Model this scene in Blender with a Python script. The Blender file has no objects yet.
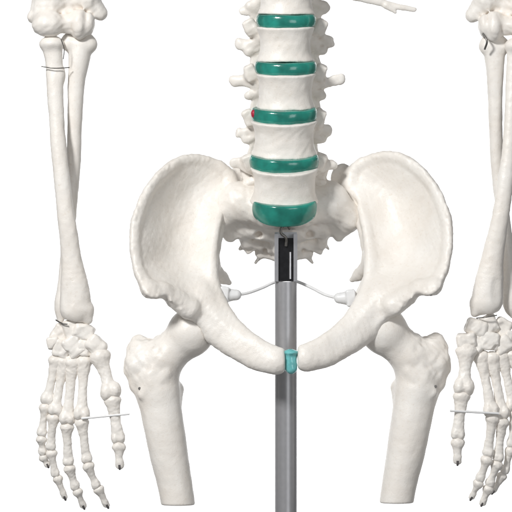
import bpy, math, random, time
import numpy as np
from mathutils import Vector
T0=time.time()
S=0.001
scn=bpy.context.scene
C=scn.collection
def W(x,y,d=0): return Vector(((x-256)*S,-d*S,(256-y)*S+1.0))

# ------------------------------------------------------------------ field toolkit
class F:
    def __init__(s,lo,hi,h=1.0):
        s.lo=np.array(lo,dtype=np.float32); s.h=h; s.pad=0
        s.n=[int(math.ceil((hi[i]-lo[i])/h))+1 for i in range(3)]
        s.f=np.full(s.n,1e3,dtype=np.float32)
        s.ax=[(lo[i]+h*np.arange(s.n[i])).astype(np.float32) for i in range(3)]
    def twin(s,pad=0):
        g=F.__new__(F);g.__dict__.update(s.__dict__);g.f=np.full(s.n,1e3,dtype=np.float32);g.pad=pad;return g
    def blk(s,lo,hi):
        sl=[]
        for i in range(3):
            a=max(0,int(math.floor((lo[i]-s.lo[i])/s.h))); b=min(s.n[i],int(math.ceil((hi[i]-s.lo[i])/s.h))+1)
            if b<=a: return None
            sl.append(slice(a,b))
        g=np.meshgrid(*[s.ax[i][sl[i]] for i in range(3)],indexing='ij',sparse=True)
        return tuple(sl),g
    @staticmethod
    def smin(a,b,k):
        if k<=0: return np.minimum(a,b)
        h=np.clip(k-np.abs(a-b),0,None)/k
        return np.minimum(a,b)-h*h*k*0.25
    def put(s,fn,lo,hi,k,sub=False):
        p=k+3*s.h+s.pad
        r=s.blk([l-p for l in lo],[q+p for q in hi])
        if r is None: return s
        sl,g=r
        v=fn(*g).astype(np.float32)
        if sub: s.f[sl]=-s.smin(-s.f[sl],v,k)
        else: s.f[sl]=s.smin(s.f[sl],v,k)
        return s
    def seg(s,a,b,ra,rb,k=3,fl=1.0,sub=False):
        A=np.array(a,float);B=np.array(b,float);R=max(ra,rb)
        ax,ay,ad=A; dx,dy,dd=B-A
        L=dx*dx+dy*dy+(dd/fl)**2+1e-9
        def fn(X,Y,D):
            px=X-ax;py=Y-ay;pd=(D-ad)/fl
            t=np.clip((px*dx+py*dy+pd*(dd/fl))/L,0,1)
            q=np.sqrt((px-t*dx)**2+(py-t*dy)**2+(pd-t*dd/fl)**2)
            return (q-(ra+(rb-ra)*t))*min(1.0,fl)
        lo=np.minimum(A,B)-R*max(1,fl);hi=np.maximum(A,B)+R*max(1,fl)
        return s.put(fn,lo,hi,k,sub)
    def chain(s,pts,k=3,fl=1.0,n=1):
        if n>1:
            pts=[tuple(p) for p in cat(pts,n)]
            g=s.twin(k+2)
            for p,q in zip(pts[:-1],pts[1:]): g.seg(p[:3],q[:3],p[3],q[3],0.01,fl)
            s.f=s.smin(s.f,g.f,k)
            return s
        for p,q in zip(pts[:-1],pts[1:]): s.seg(p[:3],q[:3],p[3],q[3],k,fl)
        return s
    def ell(s,c,r,k=3,rot=0.0,sub=False):
        cr,sr=math.cos(rot),math.sin(rot);m=max(r)
        def fn(X,Y,D):
            px=X-c[0];py=Y-c[1];pd=D-c[2]
            u=px*cr+py*sr;v=-px*sr+py*cr
            a=np.sqrt((u/r[0])**2+(v/r[1])**2+(pd/r[2])**2)
            b=np.sqrt((u/r[0]**2)**2+(v/r[1]**2)**2+(pd/r[2]**2)**2)+1e-6
            return a*(a-1)/b
        return s.put(fn,[c[i]-m for i in range(3)],[c[i]+m for i in range(3)],k,sub)
    def bx(s,c,r,rd,k=2,rot=0.0):
        cr,sr=math.cos(rot),math.sin(rot);m=max(r)*1.5
        def fn(X,Y,D):
            px=X-c[0];py=Y-c[1];pd=D-c[2]
            u=np.abs(px*cr+py*sr)-r[0]+rd;v=np.abs(-px*sr+py*cr)-r[1]+rd;w=np.abs(pd)-r[2]+rd
            return np.sqrt(np.maximum(u,0)**2+np.maximum(v,0)**2+np.maximum(w,0)**2)+np.minimum(np.maximum(u,np.maximum(v,w)),0)-rd
        return s.put(fn,[c[i]-m for i in range(3)],[c[i]+m for i in range(3)],k)
    def noise(s,amp,w,seed=0,weight=None):
        m=np.nonzero(np.abs(s.f)<3*s.h+amp*2)
        P=np.stack([s.ax[i][m[i]] for i in range(3)],1)
        v=amp*wob(P,w,seed)
        if weight is not None: v=v*weight(P)
        s.f[m]+=v.astype(np.float32)
        return s
    def mesh(s):
        f=s.f.copy()
        for i in range(3):
            sl=[slice(None)]*3
            sl[i]=0; f[tuple(sl)]=np.maximum(f[tuple(sl)],0.5*s.h)
            sl[i]=-1; f[tuple(sl)]=np.maximum(f[tuple(sl)],0.5*s.h)
        ins=f<0
        n=[q-1 for q in f.shape]
        cs=np.zeros(n,np.int8)
        offs=[(i,j,k) for i in (0,1) for j in (0,1) for k in (0,1)]
        for o in offs: cs+=ins[o[0]:o[0]+n[0],o[1]:o[1]+n[1],o[2]:o[2]+n[2]]
        act=np.nonzero((cs>0)&(cs<8)); A=np.stack(act,1)
        vid=np.full(n,-1,np.int32); vid[act]=np.arange(len(A))
        acc=np.zeros((len(A),3));cnt=np.zeros(len(A))
        for o in offs:
            for ax in range(3):
                if o[ax]==1: continue
                o2=list(o);o2[ax]=1
                fa=f[A[:,0]+o[0],A[:,1]+o[1],A[:,2]+o[2]];fb=f[A[:,0]+o2[0],A[:,1]+o2[1],A[:,2]+o2[2]]
                m=(fa<0)!=(fb<0)
                t=np.where(m,fa/np.where(m,fa-fb,1),0)
                p=np.tile(np.array(o,float),(len(A),1));p[:,ax]+=t
                acc+=p*m[:,None];cnt+=m
        V=(A+acc/cnt[:,None])*s.h+s.lo
        Q=[]
        for ax in range(3):
            u,v=(ax+1)%3,(ax+2)%3
            a=[slice(None)]*3;b=[slice(None)]*3
            a[ax]=slice(0,-1);b[ax]=slice(1,None)
            for w_ in (u,v): a[w_]=slice(1,-1);b[w_]=slice(1,-1)
            ia=ins[tuple(a)];ib=ins[tuple(b)]
            for cond,flip in ((ia&~ib,False),(~ia&ib,True)):
                idx=np.stack(np.nonzero(cond),1)
                if not len(idx): continue
                idx[:,u]+=1;idx[:,v]+=1
                def cell(du,dv):
                    q=idx.copy();q[:,u]-=du;q[:,v]-=dv
                    return vid[q[:,0],q[:,1],q[:,2]]
                q=[cell(1,1),cell(0,1),cell(0,0),cell(1,0)]
                if flip:q=q[::-1]
                Q.append(np.stack(q,1))
        return V,np.concatenate(Q)
def wob(P,w,seed):
    r=np.random.RandomState(seed+11); o=np.zeros(len(P))
    for i in range(6):
        a=r.normal(size=3);a/=np.linalg.norm(a);b=r.normal(size=3);b/=np.linalg.norm(b)
        o+=np.sin(P@a*w*(0.7+0.25*i)+r.rand()*6+1.7*np.sin(P@b*w*0.8+r.rand()*6))/(1+0.25*i)
    return o/2.6
def join(ms):
    Vs=[];Qs=[];n=0
    for V,Q in ms: Vs.append(V);Qs.append(Q+n);n+=len(V)
    return np.concatenate(Vs),np.concatenate(Qs)
def relax(V,Q,it=2):
    n=len(V)
    for _ in range(it):
        a=np.zeros((n,3));c=np.zeros(n)
        for i in range(4):
            j=Q[:,(i+1)%4];q=Q[:,i]
            np.add.at(a,q,V[j]);np.add.at(c,q,1)
        V=V*0.5+0.5*a/np.maximum(c,1)[:,None]
    return V
# ------------------------------------------------------------------ objects
WC={}
def empty(name,loc):
    o=bpy.data.objects.new(name,None);C.objects.link(o);o.location=loc;o.empty_display_size=0.02;WC[o.name]=Vector(loc);return o
def emit(name,V,Q,mat,parent=None,smooth=True,ctr=None):
    V=np.asarray(V,float)
    Wv=np.stack([(V[:,0]-256)*S,-V[:,2]*S,(256-V[:,1])*S+1.0],1)
    if isinstance(Q,np.ndarray):
        a,b,c,d=[Wv[Q[:,i]] for i in range(4)]
        vol=np.einsum('ij,ij->i',a,np.cross(b,c)).sum()+np.einsum('ij,ij->i',a,np.cross(c,d)).sum()
        if vol<0: Q=Q[:,::-1]
        Q=Q.tolist()
    c0=(Wv.min(0)+Wv.max(0))/2
    me=bpy.data.meshes.new(name);me.from_pydata((Wv-c0).tolist(),[],Q);me.update()
    if smooth: me.polygons.foreach_set('use_smooth',[True]*len(me.polygons))
    me.materials.append(mat)
    o=bpy.data.objects.new(name,me);C.objects.link(o)
    c0=Vector(c0);WC[o.name]=c0
    if parent: o.parent=parent;o.location=c0-WC[parent.name]
    else:o.location=c0
    return o
def bone(name,fd,parent,mat=None,it=1,tf=None,mirror=None,dy=0):
    V,Q=fd.mesh() if isinstance(fd,F) else fd
    V=relax(V,Q,it)
    if tf: V=tf(V)
    if mirror is not None: V=V.copy();V[:,0]=2*mirror-V[:,0];V[:,1]+=dy
    return emit(name,V,Q,mat or M_bone,parent)
def cat(pts,n=6):
    P=[np.array(p,float) for p in pts];P=[2*P[0]-P[1]]+P+[2*P[-1]-P[-2]];o=[]
    for i in range(1,len(P)-2):
        for j in range(n):
            t=j/n;a,b,c,d=P[i-1:i+3]
            o.append(0.5*((2*b)+(c-a)*t+(2*a-5*b+4*c-d)*t*t+(3*b-a-3*c+d)*t**3))
    o.append(P[-2]);return o
def tube(name,pts,r,mat,parent,n=10,sm=6):
    P=cat(pts,sm) if sm>1 else [np.array(p,float) for p in pts]
    V=[];Fc=[];m=len(P);u=None
    for i,p in enumerate(P):
        t=P[min(i+1,m-1)]-P[max(i-1,0)];t/=np.linalg.norm(t)
        if u is None:
            u=np.cross(t,[0.3,0.2,1.0])
        u=u-t*np.dot(u,t);u/=np.linalg.norm(u);v=np.cross(t,u)
        for j in range(n):
            a=2*math.pi*j/n;V.append(p+r*(math.cos(a)*u+math.sin(a)*v))
    for i in range(m-1):
        for j in range(n):
            k=(j+1)%n;Fc.append([i*n+j,i*n+k,(i+1)*n+k,(i+1)*n+j])
    for e,i in ((0,0),(1,m-1)):
        base=len(V)
        for j in range(n): V.append(V[i*n+j].copy())
        V.append(P[i]);c=len(V)-1
        for j in range(n):
            k=(j+1)%n
            Fc.append([base+k,base+j,c,c] if e==0 else [base+j,base+k,c,c])
    Q=np.array(Fc)
    V=np.array(V)
    Wv=np.stack([V[:,0],-V[:,2],-V[:,1]],1);a,b,c,d=[Wv[Q[:,i]] for i in range(4)]
    vol=np.einsum('ij,ij->i',a,np.cross(b,c)).sum()+np.einsum('ij,ij->i',a,np.cross(c,d)).sum()
    L=[]
    for q in Q.tolist():
        q2=[]
        for z in q:
            if z not in q2:q2.append(z)
        L.append(q2 if vol>0 else q2[::-1])
    return emit(name,V,L,mat,parent)
def box(lo,hi):
    (a,b,c),(d,e,f)=lo,hi
    V=np.array([(a,b,c),(d,b,c),(d,e,c),(a,e,c),(a,b,f),(d,b,f),(d,e,f),(a,e,f)],float)
    return V,np.array([(0,1,2,3),(7,6,5,4),(0,4,5,1),(1,5,6,2),(2,6,7,3),(3,7,4,0)])

# ------------------------------------------------------------------ materials
def mat(name):
    m=bpy.data.materials.new(name);m.use_nodes=True;n=m.node_tree.nodes;return m,n,m.node_tree.links,n['Principled BSDF']
def bone_mat():
    m,n,l,b=mat('bone_plastic')
    tc=n.new('ShaderNodeTexCoord')
    def noise(sc,det=5,rough=0.6):
        q=n.new('ShaderNodeTexNoise');q.inputs['Scale'].default_value=sc;q.inputs['Detail'].default_value=det;q.inputs['Roughness'].default_value=rough
        l.new(tc.outputs['Object'],q.inputs['Vector']);return q
    def ramp(src,stops):
        r=n.new('ShaderNodeValToRGB');l.new(src,r.inputs[0]);e=r.color_ramp.elements
        e[0].position,e[0].color=stops[0][0],(*stops[0][1],1);e[1].position,e[1].color=stops[1][0],(*stops[1][1],1);return r
    n1=noise(28,4);r1=ramp(n1.outputs[0],[(0.32,(0.84,0.79,0.73)),(0.68,(0.91,0.88,0.835))])
    n2=noise(420,6,0.7);r2=ramp(n2.outputs[0],[(0.30,(0.78,0.70,0.60)),(0.44,(1,1,1))])
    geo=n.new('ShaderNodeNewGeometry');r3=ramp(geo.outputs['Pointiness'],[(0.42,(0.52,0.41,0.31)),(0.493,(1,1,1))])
    def mul(a,c,f):
        x=n.new('ShaderNodeMix');x.data_type='RGBA';x.blend_type='MULTIPLY';x.inputs[0].default_value=f
        l.new(a,x.inputs[6]);l.new(c,x.inputs[7]);return x.outputs[2]
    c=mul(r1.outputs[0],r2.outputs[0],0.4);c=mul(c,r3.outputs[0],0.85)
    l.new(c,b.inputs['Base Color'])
    b.inputs['Roughness'].default_value=0.38;b.inputs['Specular IOR Level'].default_value=0.42
    n4=noise(160,6,0.6);n5=noise(900,3,0.6)
    b1=n.new('ShaderNodeBump');b1.inputs['Strength'].default_value=0.34;b1.inputs['Distance'].default_value=0.0011;l.new(n4.outputs[0],b1.inputs['Height'])
    b2=n.new('ShaderNodeBump');b2.inputs['Strength'].default_value=0.32;b2.inputs['Distance'].default_value=0.0005;l.new(n5.outputs[0],b2.inputs['Height']);l.new(b1.outputs[0],b2.inputs['Normal'])
    l.new(b2.outputs[0],b.inputs['Normal'])
    return m
def simple(name,col,rough,metal=0.0,bump=0,coat=0,trans=0,var=0.15,sc=200,sss=0):
    m,n,l,b=mat(name)
    tc=n.new('ShaderNodeTexCoord');q=n.new('ShaderNodeTexNoise');q.inputs['Scale'].default_value=sc;q.inputs['Detail'].default_value=5
    l.new(tc.outputs['Object'],q.inputs['Vector'])
    r=n.new('ShaderNodeValToRGB');l.new(q.outputs[0],r.inputs[0]);e=r.color_ramp.elements
    e[0].position=0.35;e[1].position=0.65
    e[0].color=tuple(c*(1-var) for c in col)+(1,);e[1].color=tuple(min(1,c*(1+var)) for c in col)+(1,)
    l.new(r.outputs[0],b.inputs['Base Color'])
    b.inputs['Roughness'].default_value=rough;b.inputs['Metallic'].default_value=metal;b.inputs['Coat Weight'].default_value=coat;b.inputs['Transmission Weight'].default_value=trans
    if sss:
        b.inputs['Subsurface Weight'].default_value=sss;b.inputs['Subsurface Radius'].default_value=(0.4,1,0.9);b.inputs['Subsurface Scale'].default_value=0.006
    if bump:
        bp=n.new('ShaderNodeBump');bp.inputs['Strength'].default_value=bump;bp.inputs['Distance'].default_value=0.0006;l.new(q.outputs[0],bp.inputs['Height']);l.new(bp.outputs[0],b.inputs['Normal'])
    return m
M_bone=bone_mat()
M_teal=simple('teal_disc_rubber',(0.025,0.31,0.245),0.2,var=0.3,sc=55,bump=0.25,sss=0.35,coat=0.35,trans=0.25)
M_teal2=simple('aqua_symphysis_rubber',(0.20,0.60,0.61),0.2,coat=0.3,var=0.12,bump=0.3,sss=0.4,trans=0.2)
M_pole=simple('grey_satin_metal',(0.38,0.38,0.395),0.38,metal=0.5,var=0.03)
M_chrome=simple('bright_chrome',(0.72,0.72,0.75),0.28,metal=1.0,var=0.04)
M_black=simple('black_plastic',(0.012,0.012,0.014),0.2,var=0.2)
M_wire=simple('dull_steel_wire',(0.22,0.21,0.20),0.4,metal=0.8,var=0.2)
M_tip=simple('dark_tip_metal',(0.16,0.15,0.15),0.45,metal=0.5,var=0.2)
M_white=simple('white_nylon',(0.80,0.80,0.80),0.35,var=0.03)
M_red=simple('red_rubber',(0.42,0.02,0.05),0.3,var=0.1)

skel=empty('anatomical_skeleton',W(287,300,-10))
skel['label']='off-white plastic human skeleton with teal spinal discs, broad pelvis and hanging arms'
skel['category']='skeleton'
stand=empty('display_stand',W(286,540,-14))
stand['label']='upright grey metal pole with black bracket behind the pelvis and thin white rod'
stand['category']='stand'

# ------------------------------------------------------------------ spine
def vertebra(yc,xc,dc,hh,a,b,tilt,tl,tr,seed):
    f=F((-75,-40,-95),(75,50,40),0.95)
    def body(X,Y,D):
        t=np.clip(np.abs(Y)/hh,0,1)
        aa=a-4.2+4.5*t**2.4;bb=b-3.6+3.8*t**2.4
        e=np.sqrt((X/aa)**2+((D+0)/bb)**2)
        r=(e-1)*np.minimum(aa,bb)
        return -F.smin(-r,-(np.abs(Y)-hh+0*X+0*D),2.5)
    for sg,tp in ((-1,tl),(1,tr)):
        f.seg((sg*21,-2,-34),(0,6,-46),6,6,4)
        f.chain([(sg*22,-2,-32,7.5),(sg*(abs(tp[0])*0.7),tp[1]*0.7,-33,5.2),(tp[0]-sg*9,tp[1],-34.5,5.6),(tp[0]-sg*4,tp[1]-.5,-35,5.8)],3,0.6,n=4)
        f.bx((sg*35,-15,-30),(6,8.5,6),2.6,4,rot=sg*0.45)
        f.seg((sg*24,-6,-32),(sg*33,-13,-31),6,6,4)
        f.bx((sg*27,17,-38),(7.5,11,5),2.4,4,rot=-sg*0.25)
        f.ell((sg*37.5,9,-34),(4.8,4,4),4)
        f.seg((sg*24,4,-36),(sg*36,8,-34),5,3.5,4)
    f.seg((0,6,-46),(0,14,-74),6,7,4)
    f.noise(0.8,0.19,seed);f.noise(0.5,0.5,seed+5)
    g=f.twin(3)
    g.put(body,(-a-2,-hh,-b-2),(a+2,hh,b+2),0)
    for sg in (-1,1): g.seg((sg*16,-5,-14),(sg*21,-4,-34),8,7,4)
    g.noise(0.4,0.13,seed+2);g.noise(0.25,0.42,seed+3)
    f.f=F.smin(f.f,g.f,3)
    th=math.radians(tilt);c,s_=math.cos(th),math.sin(th)
    def tf(V):
        o=V.copy();o[:,0]=V[:,0]+xc
        o[:,1]=yc+V[:,1]*c+V[:,2]*s_;o[:,2]=dc-V[:,1]*s_+V[:,2]*c;return o
    return bone('vertebra',f,skel,tf=tf)
VT=[(-3,286,-4,17.2,29.5,24,4,(-47,14),(43,12),1),
    (44,285.5,0,17.2,29.5,24,6,(-50,2),(47,0),2),
    (91,285.5,4,17.6,30.5,25,9,(-56,-6),(59,-7),3),
    (138,284,7,17.6,33.5,26,13,(-48,2),(47,0),4),
    (185,284.5,8,18.4,34.5,27,18,(-53,-12),(53,-10),5)]
for v in VT: vertebra(*v)
def disc(xc,yc,dc,hh,a,b,tilt,wedge=0):
    f=F((-45,-24,-40),(45,24,40),0.9)
    def body(X,Y,D):
        h=hh*(1+wedge*D/b)
        t=np.clip(np.abs(Y)/h,0,1.3)
        e=np.sqrt((X/(a-1.6*t*t))**2+(D/(b-1.6*t*t))**2)
        r=(e-1)*b
        return -F.smin(-r,-(np.abs(Y)-h+0*X),2.0)
    f.put(body,(-a,-hh*1.8,-b),(a,hh*1.8,b),0)
    f.noise(0.4,0.12,3+int(yc))
    th=math.radians(tilt);c,s_=math.cos(th),math.sin(th)
    def tf(V):
        o=V.copy();o[:,0]=V[:,0]+xc;o[:,1]=yc+V[:,1]*c+V[:,2]*s_;o[:,2]=dc-V[:,1]*s_+V[:,2]*c;return o
    return bone('intervertebral_disc',f,skel,M_teal,tf=tf)
disc(286,20.5,-2,6.2,29.8,24.6,7,0.1)
disc(285.5,67.5,2,6.4,31,25.3,10,0.1)
d3=disc(284,114.5,6,6.6,33,26.4,13,0.1)
disc(284,161.5,8,6.8,35,27.4,17,0.15)
disc(284.5,208,7,8.3,32.5,26,23,0.35)
f=F((242,100,-10),(266,128,35),0.6);f.ell((253.5,114.5,14),(2.6,4.4,4.0),2);f.noise(0.4,0.5,2);bone('disc_bulge',f,d3,M_red)

# ------------------------------------------------------------------ sacrum
f=F((196,150,-125),(374,292,14),1.0)
f.ell((284.5,214,-18),(31,14,22),6)
for sg in (-1,1):
    X=lambda q:284.5+sg*q
    f.seg((X(15),208,-28),(X(46),200,-34),20,18,10)
    f.seg((X(46),202,-36),(X(66),216,-42),18,14,10)
    f.seg((X(62),220,-46),(X(55),236,-54),13,6,8)
    f.seg((X(16),226,-50),(X(40),225,-52),16,12,8)
    f.seg((X(14),246,-70),(X(36),241,-68),8,6,5)
    f.seg((X(42),226,-52),(X(38),244,-66),7,5.5,5)
    f.seg((X(10),256,-78),(X(26),253,-78),5.5,4,4)
    f.bx((X(35),249,-72),(5,4,5),1.3,3,rot=sg*.5)
    f.seg((X(38),240,-66),(X(45),249,-74),3,1.4,3);f.seg((X(24),256,-80),(X(29),263,-84),3,1.2,3)
    f.bx((X(34),176,-34),(8,11,7),2.5,4,rot=sg*0.3)
    f.seg((X(29),198,-36),(X(32),182,-36),9,8,5)
    for yy,dd,rr,q in ((234,-30,5.4,27),(250,-56,3.8,21)):
        f.seg((X(q),yy,dd+16),(X(q-1),yy+1,dd-14),rr,rr*.7,2.5,sub=True)
f.chain([(284.5,222,-42,19),(284.5,243,-62,13),(284.5,255,-78,9),(284.5,262,-84,6)],5,0.8)
f.noise(0.6,0.11,31);f.noise(0.6,0.45,32)
bone('sacrum',f,skel)

# ------------------------------------------------------------------ hip bones
def poly_sdf(P,X,Y):
    n=len(P);d=np.full(X.shape,1e9);ins=np.zeros(X.shape,bool)
    for i in range(n):
        a=P[i];b=P[(i+1)%n];e=b-a;wx=X-a[0];wy=Y-a[1]
        t=np.clip((wx*e[0]+wy*e[1])/(e@e+1e-9),0,1)
        d=np.minimum(d,(wx-e[0]*t)**2+(wy-e[1]*t)**2)
        if a[1]!=b[1]:
            c=((a[1]>Y)!=(b[1]>Y))&(X<(b[0]-a[0])*(Y-a[1])/(b[1]-a[1])+a[0]);ins^=c
    d=np.sqrt(d);return np.where(ins,-d,d)
def tps(pts):
    P=np.array(pts,float);n=len(P);xy=P[:,:2]/100
    r=np.linalg.norm(xy[:,None]-xy[None],axis=2);K=r*r*np.log(r+1e-9)+np.eye(n)*0.004
    A=np.zeros((n+3,n+3));A[:n,:n]=K;A[:n,n]=1;A[:n,n+1:]=xy;A[n,:n]=1;A[n+1:,:n]=xy.T
    w=np.linalg.solve(A,np.concatenate([P[:,2],np.zeros(3)]))
    def ev(X,Y):
        X=X/100;Y=Y/100;o=w[n]+w[n+1]*X+w[n+2]*Y
        for i in range(n):
            r=np.sqrt((X-xy[i,0])**2+(Y-xy[i,1])**2);o=o+w[i]*r*r*np.log(r+1e-9)
        return o
    return ev
outl=[(238,182),(229,166),(216,158),(201,154),(187,154),(173,160),(158,172),(146,188),(137,206),(132,226),(131,246),(134,265),(139,282),(146,294),(157,299),(167,296),(172,303),(180,311),(190,318),(203,326),(214,330),(219,316),(216,298),(213,283),(211,267),(211,250),(213,232),(219,215),(227,200),(236,192)]
P_=[np.array(p,float) for p in outl]
sm=[]
for i in range(len(P_)):
    a,b,c,d=[P_[(i+j-1)%len(P_)] for j in range(4)]
    for t in (0,0.33,0.66): sm.append(0.5*((2*b)+(c-a)*t+(2*a-5*b+4*c-d)*t*t+(3*b-a-3*c+d)*t**3))
ev=tps([(236,184,-44),(216,160,-38),(190,155,-22),(160,172,2),(140,205,26),(132,240,42),(137,275,54),(148,293,58),(165,294,46),(183,312,32),(205,324,18),(222,305,8),(211,260,-4),(221,214,-26),(190,200,-34),(172,232,-16),(160,205,-6),(188,268,-2),(160,262,14),(202,182,-37),(196,240,-19),(150,240,20)])
def poly_w(P):
    # 0 near the outer crest, 1 elsewhere: roughens only the rim
    c=np.array([(216,160),(187,155),(158,172),(137,206),(132,246),(145,290),(165,295),(188,314)],float)
    d=np.full(len(P),1e9)
    for a,b in zip(c[:-1],c[1:]):
        e=b-a;t=np.clip(((P[:,:2]-a)@e)/(e@e),0,1);q=a+t[:,None]*e
        d=np.minimum(d,np.linalg.norm(P[:,:2]-q,axis=1))
    return np.clip(d/10,0,1)
def hip():
    f=F((118,140,-80),(296,392,78),1.1)
    X,Y=np.meshgrid(f.ax[0],f.ax[1],indexing='ij')
    X=X.astype(float);Y=Y.astype(float)
    ps=poly_sdf(sm,X,Y);dep=ev(X,Y);gx,gy=np.gradient(dep,f.h);g=np.sqrt(1+gx**2+gy**2)
    u=np.clip((Y-262)/50,0,1);th=3.6+6.0*u*u*(3-2*u)
    A=ps[:,:,None];B=np.abs(f.ax[2][None,None,:]-dep[:,:,None])/g[:,:,None]-th[:,:,None]
    f.f=(-F.smin(-A-1.0,-B,6)).astype(np.float32)
    cr=[(230,184,5.2),(227.5,173,5.4),(216,163.5,4.4),(201,158.6,3.9),(187,158.6,3.9),(173.5,164,4.6),(161.5,175,4.6),(149.3,189.5,4.3),(141,207.5,4.4),(136,227,5.2),(135.2,246,4.9),(138,264,4.6),(144,280,5.8),(150,289,7.2)]
    cc=[(a,b,float(ev(np.array(a,float),np.array(b,float)))+0.3,r) for a,b,r in cr]
    f.chain(cc,5,n=4)
    f.chain([(150,289,56,7),(165,290,46,5.5),(177,300,38,7.5),(190,308,32,11)],6)
    f.ell((229,190,-52),(10,18,10),9);f.ell((238,180,-58),(12,15,8),6)
    f.seg((226,182,-52),(216,225,-40),8,7,9)
    f.seg((216,225,-36),(210,262,-14),8,9,9)
    f.ell((198,304,8),(21,23,21),9,rot=0.3)
    f.chain([(200,310,14,17.5),(218,332,22,14.5),(238,348.5,33,11.2),(259,360,42,9.8),(276,362,46,9.8)],6,0.85,n=4)
    f.chain([(204,300,14,14),(222,322,24,11),(242,339,33,9),(262,351,42,8),(276,357,46,7)],6,1.0,n=4)
    f.chain([(220,212,-28,3.6),(214.5,235,-15,4.5),(212,260,-3,5.5),(214,284,8,5.8),(224,308,20,6.2),(242,329.5,32,5.6),(261,343.5,42,5.2),(280,351.5,46,4.6)],6,n=4)
    f.ell((276,361,46),(12,11.5,8.5),5)
    f.chain([(206,312,-8,14),(216,330,-30,9),(236,345,-38,8),(256,357,-12,6.5),(274,364,30,6)],6)
    f.seg((211,266,-18),(222,278,-34),9,5.5,6);f.seg((222,278,-34),(229,283,-38),5.5,2.6,4)
    f.seg((212,285,-12),(217,300,-16),8,10,6)
    XX=f.ax[0][:,None,None]
    f.f=(-F.smin(-f.f,-(XX-284.8+0*f.f),2.0)).astype(np.float32)
    f.ell((190,334,6),(24.5,24.5,24.5),2,sub=True)
    f.noise(0.4,0.09,7);f.noise(0.25,0.3,8);f.noise(0.2,0.8,9)
    f.noise(0.7,0.16,12,weight=lambda P:1-poly_w(P));f.noise(0.45,0.6,13,weight=lambda P:1-poly_w(P))
    return f.mesh()
hv,hq=hip()
bone('hip_bone',(hv,hq),skel,it=1)
bone('hip_bone',(hv,hq),skel,it=1,mirror=290.9,dy=-3)
f=F((275,340,20),(305,382,70),0.7);f.seg((290.7,355,45),(290.7,367,45),6,6,2);f.ell((290.7,351.5,47),(7,3.5,7),2);f.noise(0.7,0.4,4);bone('pubic_symphysis_disc',f,skel,M_teal2)

# ------------------------------------------------------------------ femurs
f=F((108,295,-50),(226,515,50),1.05)
f.chain([(155,386,-2,20.5),(160,404,-1,20.8),(164.5,430,0,20),(169,455,0,19),(175,485,0,17.4),(179.5,514,0,16.8)],11,n=6)
f.seg((160,362,-1),(158,390,-2),19,20.5,8)
f.ell((191,332,6),(23.8,23.8,23.8),2)
f.chain([(187,338,4,18),(170,352,1,17.5),(156,368,-2,20)],9)
f.ell((141,366,-4),(14.5,24,17),8,rot=0.05);f.ell((138,350,-6),(11,15.5,13),7,rot=0.2);f.ell((133,366,2),(8,11,10),6)
f.seg((130,372,-2),(136,385,-2),5,6,6)
f.seg((176,390,-14),(172,402,-10),8,8,8)
f.seg((142,394,13),(166,373,15),3.2,3.2,6)
f.ell((153,342,-18),(7,8,9),5,sub=True)
wt=lambda P:np.clip((402-P[:,1])/30,0,1)*np.clip((170-P[:,0])/16,0,1)
f.noise(1.2,0.17,5,wt);f.noise(0.7,0.5,6,wt)
f.noise(0.3,0.07,17);f.noise(0.2,0.3,18)
YY=f.ax[1][None,:,None];f.f=(-F.smin(-f.f,-(YY-505.0+0*f.f),1.5)).astype(np.float32)
fm=f.mesh()
bone('femur',fm,skel);bone('femur',fm,skel,mirror=287.3,dy=-2)

# ------------------------------------------------------------------ arms
def humerus(mx,dy=0):
    f=F((18,-75,-35),(118,50,35),1.0)
    f.chain([(69,-80,0,15),(68,-45,0,16),(60,-15,0,18)],8);f.seg((70,-40,0),(84,-5,-2),16,15,8,0.8)
    f.seg((48,2,-2),(40,16,-2),17,11,7,0.8);f.ell((49,24,8),(16,14,14),4)
    f.ell((68,10,-6),(22,22,8),4)
    f.seg((66,24,4),(68,24,4),9.5,9.5,3)
    f.ell((79,24,4),(9.5,15.5,15),3);f.ell((89,23,2),(6,12,12),4);f.seg((90,2,-4),(99,12,-6),11,8,5)
    f.ell((69,1,15),(11,9,10),3,sub=True);f.ell((46,2,18),(8,6,8),4,sub=True)
    f.noise(1.0,0.15,41);f.noise(0.7,0.42,42)
    bone('humerus',f,skel,mirror=mx,dy=dy)
humerus(None);humerus(286.5,2)
def chainbone(name,pts,k,fl,seed,amp=0.4,h=0.9,extra=None,parent=None,nw=0.08):
    A=np.array(pts);r=A[:,3].max()+6
    f=F(A[:,:3].min(0)-r,A[:,:3].max(0)+r,h)
    f.chain(pts,k,fl,n=6)
    if extra: extra(f)
    f.noise(amp,nw,seed);f.noise(0.22,0.4,seed+1)
    return bone(name,f,parent or skel)
def re1(f):
    f.ell((52,44,4),(12.5,7,12),4);f.ell((60,76,4),(5,8,6),5);f.seg((88,310,8),(89,320,8),6,4,5);f.ell((71,327,4),(13,7,12),3,sub=True)
    f.ell((66,296,22),(5,14,4),5,sub=True)
chainbone('radius',[(52,46,4,10.5),(54,60,4,9),(55,76,5,8.4),(56.5,110,8,8.2),(60.5,160,12,8.2),(66.5,215,13,8.8),(71.5,255,10,10.2),(75,288,8,14.5),(76,308,7,16)],3,0.8,51,extra=re1)
chainbone('ulna',[(80,40,-8,12.5),(79,58,-6,11),(76,85,-6,8.8),(74.5,120,-8,7.6),(73,165,-11,7),(70,205,-12,6.6),(67,245,-12,6.4),(64,285,-9,6.8),(62,305,-7,8.2),(60,320,-6,3.8)],3,1.0,52,extra=lambda f:(f.seg((70,42,-6),(88,44,-6),10,9,3),f.ell((79,36,10),(12,6,10),3,sub=True)))
def re2(f):
    f.ell((517,46,4),(12,7,12),4);f.seg((476,304,8),(474,313,8),6,4,5);f.ell((492,320,4),(13,7,12),3,sub=True)
    f.ell((497,290,22),(5,14,4),5,sub=True)
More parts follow.
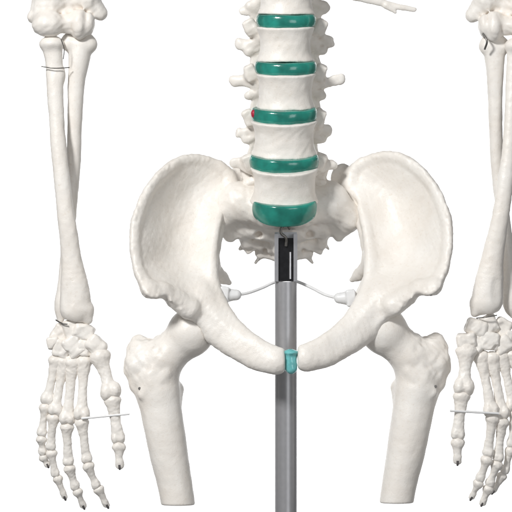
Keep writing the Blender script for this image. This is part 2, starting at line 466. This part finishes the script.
chainbone('radius',[(517,48,4,10),(515,60,4,8.4),(513,76,5,7.6),(511.5,110,8,7.3),(507.5,160,12,7.6),(500,215,13,8.6),(493,252,10,10.6),(488.5,282,8,14.5),(487,300,7,16)],3,0.8,53,extra=re2)
chainbone('ulna',[(494,42,-8,12),(495,60,-6,10),(495.5,85,-6,8),(496,120,-8,7),(498.5,170,-12,6.8),(504,215,-13,6.6),(508,255,-11,6.6),(510.5,285,-9,7.5),(512,304,-8,9),(514,315,-8,4)],3,1.0,54,extra=lambda f:f.seg((488,46,-6),(502,46,-6),9,9,3))

def longb(name,a,b,rb,rs,rh,parent,seed,tip=False):
    a=np.array(a,float);b=np.array(b,float)
    t_=(b-a)/np.linalg.norm(b-a);n=np.array([t_[1],-t_[0],0]);a=a-t_*1.2;L=lambda t:tuple(a+(b-a)*t)
    R=max(rb,rh)+5
    f=F(np.minimum(a,b)-R,np.maximum(a,b)+R,0.6)
    f.chain([L(.03)+(rb*.82,),L(.16)+(rb*.8,),L(.34)+(rs*1.08,),L(.55)+(rs*.98,),L(.75)+(rs*1.08,),(L(.9)+(rh*.72,)) if not tip else (L(.88)+(rs*.6,))],2,0.85,n=4)
    f.ell(tuple(a+t_*rb*.25),(rb,rb*.5,rb*.75),4,rot=math.atan2(-t_[0],t_[1]))
    if tip: f.ell(L(.92),(rh,rh*.8,rh*.6),2)
    else:
        for sg in (-1,1):
            f.ell(tuple(b-t_*2.2+n*sg*rh*.42),(rh*.55,rh*.78,rh*.8),3)
    f.noise(0.35,0.3,seed);f.noise(0.25,0.9,seed+1)
    return bone(name,f,parent)
def hand(carp,fingers,wires,seed):
    ms=[]
    for i,(x,y,d,rx,ry) in enumerate(carp):
        f=F((x-18,y-18,d-18),(x+18,y+18,d+18),0.7);f.bx((x,y,d),(rx*1.12,ry*1.1,(rx+ry)/2),rx*.4,2,rot=0.9*i+.3)
        f.ell((x-rx*.9*(-1)**i,y+ry*.9,d+rx),(4.5,4.5,3),2,sub=True)
        f.noise(1.0,0.22,seed+i*3);f.noise(0.5,0.6,seed+i);ms.append(f.mesh())
    V,Q=join(ms);cp=bone('carpus',(V,Q),skel)
    for fi,(pts,r) in enumerate(fingers):
        n=len(pts)//2
        for j in range(n):
            a,b=pts[2*j],pts[2*j+1]
            if j==0: longb('metacarpal',a,b,r*1.1,r*.62,r*1.1,cp,seed+fi*7)
            elif j<n-1: longb('finger_bone',a,b,r*(1.0-.13*j),r*(.62-.07*j),r*(.86-.12*j),cp,seed+fi*7+j)
            else: longb('finger_bone',a,b,r*.66,r*.42,r*.42,cp,seed+fi*7+j,tip=True)
            if j>0:
                p=np.array(pts[2*j-1],float);q=np.array(a,float);m=(q-p)/(np.linalg.norm(q-p)+1e-6)
                tube('joint_wire',[tuple(p-m*.8),tuple((p+q)/2+(0,0,r*.15)),tuple(q+m*.8)],0.9,M_wire,cp,n=6,sm=3)
        q=np.array(pts[-1],float);p=np.array(pts[-2],float);m=(q-p)/np.linalg.norm(q-p)
        tube('tip_pin',[tuple(q-m*3+(0,0,r*.30)),tuple(q+(0,0,r*.25)),tuple(q+m*1.5)],1.25,M_tip,cp,n=8,sm=3)
    for w in wires: tube('joint_pin',w,1.25,M_white,cp,n=8,sm=1)
    return cp
hand([(84,332,4,9.5,7.5),(72,329,2,8.5,7.5),(60,334,-2,8,7.5),(53,343,2,5.5,5.5),(96,345,8,8.5,7.5),(86,348,4,7,7),(74,346,3,8,9.5),(62,349,0,8,8)],
 [([(56,360,0),(47,402,-2),(45,408,-3),(41,435,-8),(41,440,-9),(42,454,-14),(43,458,-15),(47,467,-18)],6.9),
  ([(64,361,1),(55,412,0),(53,418,-1),(50,449,-8),(51,454,-9),(55,476,-16),(57,480,-17),(64,500,-24)],7.3),
  ([(73,361,3),(67,421,2),(67,427,1),(68,464,-6),(69,469,-7),(75,489,-14),(77,493,-15),(83,509,-22)],7.8),
  ([(84,360,4),(82,416,6),(82,422,5),(87,461,-2),(88,466,-3),(96,487,-11),(98,490,-12),(107,508,-20)],7.8),
  ([(100,355,10),(112,393,14),(113,399,14),(119,440,12),(119,446,12),(120,467,10)],10.0)],
 [[(82,418,12),(130,413,20)]],100)
hand([(476,327,4,9.5,7.5),(489,324,2,8.5,7.5),(502,327,-2,8,7.5),(466,341,8,8.5,7.5),(477,343,4,7,7),(489,341,3,8,9.5),(502,344,0,8.5,8),(511,337,2,5.5,5.5)],
 [([(512,354,0),(524,397,-2),(525,403,-3),(528,430,-8),(528,436,-9),(526,450,-14),(525,454,-15),(520,464,-18)],6.9),
  ([(502,356,1),(514,407,0),(515,413,-1),(512,446,-8),(511,451,-9),(505,473,-16),(503,477,-17),(494,494,-24)],7.3),
  ([(492,357,3),(502,415,2),(502,422,1),(498,460,-6),(497,465,-7),(490,486,-14),(489,490,-15),(483,506,-22)],7.8),
  ([(481,356,4),(491,412,6),(492,418,5),(488,455,-2),(487,460,-3),(480,481,-11),(479,484,-12),(472,500,-20)],7.8),
  ([(466,350,10),(463,389,14),(461,395,14),(457,436,12),(457,442,12),(457,463,10)],10.0)],
 [[(449,410,20),(498,413,12)]],200)
# rib tip near the top edge
chainbone('rib',[(335,-26,-2,6),(350,-8,6,6),(364,-2,9,5.6),(378,2,10,5),(390,6,10,3.8),(402,8,10,3.4),(414,10,9,2.4)],3,0.6,77,h=0.6,amp=0.4,nw=0.2,extra=lambda f:f.seg((386,6,10),(395,13,10),3,1.4,3))
tube('joint_wire',[(42,67,12),(55,69,16),(70,68,10)],0.55,M_wire,skel,n=6)
tube('joint_wire',[(62,40,20),(65,50,18),(64,60,16)],0.5,M_wire,skel,n=6)
tube('joint_wire',[(56,320,2),(62,323,12),(68,324,14)],0.8,M_wire,skel,n=6)
tube('joint_wire',[(482,34,12),(486,42,16),(484,50,12)],1.1,M_wire,skel,n=6)
tube('joint_wire',[(476,318,10),(484,317,18),(496,315,16)],0.7,M_wire,skel,n=6)
for x,y,d in ((140,388,14),(435,386,14),(428,294,62)):
    tube('screw',[(x,y,d-6),(x,y,d+2)],1.5,M_wire,skel,n=10,sm=1)

# ------------------------------------------------------------------ stand
tube('pole',[(286,282,-14),(286,560,-14)],11,M_pole,stand,n=64,sm=1)
bm=[box((275,232,-26),(297,281.5,-22)),box((274.6,234,-21.9),(278.4,281.5,-4)),box((293.6,234,-21.9),(297.4,281.5,-4))]
V,Q=join(bm);br=emit('bracket',V,Q,M_chrome,stand,smooth=False)
V,Q=join([box((278.8,238,-21.5),(293.2,281,-7))]);emit('bracket_insert',V,Q,M_black,br,smooth=False)
tube('hook',[(286,246,-6),(286,238,-4),(281,233,-3),(282,227,-3),(287,225,-4),(290,229,-6)],1.5,M_wire,br,n=10)
tube('slot_trim',[(290.3,252,-6.2),(290.3,279,-6.2)],1.3,M_chrome,br,n=10,sm=1)
rod=tube('support_rod',[(230,295,0),(246,293.5,-8),(262,288,-18),(273,283,-25),(286,280,-29),(298,282,-25),(312,288,-18),(326,295,-8),(342,299,0)],1.6,M_white,stand,n=10)
for a,b,dr in (((224,295,5),(236,295,4),1),((351,298,5),(339,298,4),-1)):
    f=F((min(a[0],b[0])-14,278,-20),(max(a[0],b[0])+14,317,26),0.65)
    f.seg(a,b,7.6,5.6,1);f.bx((a[0],a[1],a[2]),(5,8.6,8),2,1.5,rot=dr*0.12);f.noise(0.3,0.3,5)
    bone('knob',f,rod,M_white)

# ------------------------------------------------------------------ backdrop
V=np.array([(-944,-944,-2500),(1456,-944,-2500),(1456,1456,-2500),(-944,1456,-2500)],float)
mb=simple('white_paper',(0.9,0.9,0.9),0.9,var=0.005,sc=3)
bd=emit('backdrop',V,[[0,3,2,1]],mb,None,smooth=False);bd['kind']='structure'

# ------------------------------------------------------------------ lights, camera
def area(name,loc,target,size,power,col=(1,1,1),sy=None):
    l=bpy.data.lights.new(name,'AREA');l.size=size;l.energy=power;l.color=col
    if sy: l.shape='RECTANGLE';l.size_y=sy
    o=bpy.data.objects.new(name,l);C.objects.link(o);o.location=loc
    o.rotation_euler=(Vector(target)-Vector(loc)).to_track_quat('-Z','Y').to_euler();return o
area('key_lamp',(-1.2,-2.2,2.45),(0,0,1),0.42,70,(1,0.995,0.985))
area('fill_lamp',(1.3,-2.9,1.1),(0,0,1),1.2,15,(0.98,0.99,1))
area('backdrop_lamp',(-1.3,1.7,1),(0,2.5,1),0.5,38,sy=2.5)
area('backdrop_lamp',(1.3,1.7,1),(0,2.5,1),0.5,38,sy=2.5)
w=bpy.data.worlds.new('World');scn.world=w;w.use_nodes=True
w.node_tree.nodes['Background'].inputs[0].default_value=(1,1,1,1);w.node_tree.nodes['Background'].inputs[1].default_value=0.18
cam=bpy.data.cameras.new('camera');co=bpy.data.objects.new('camera',cam);C.objects.link(co)
co.location=(0,-4,1);co.rotation_euler=(math.pi/2,0,0);cam.sensor_width=36;cam.lens=36*4/0.512;cam.clip_end=50;cam.clip_start=0.1
scn.camera=co
scn.view_settings.view_transform='Standard';scn.view_settings.look='None';scn.view_settings.exposure=0
print('BUILD',time.time()-T0)
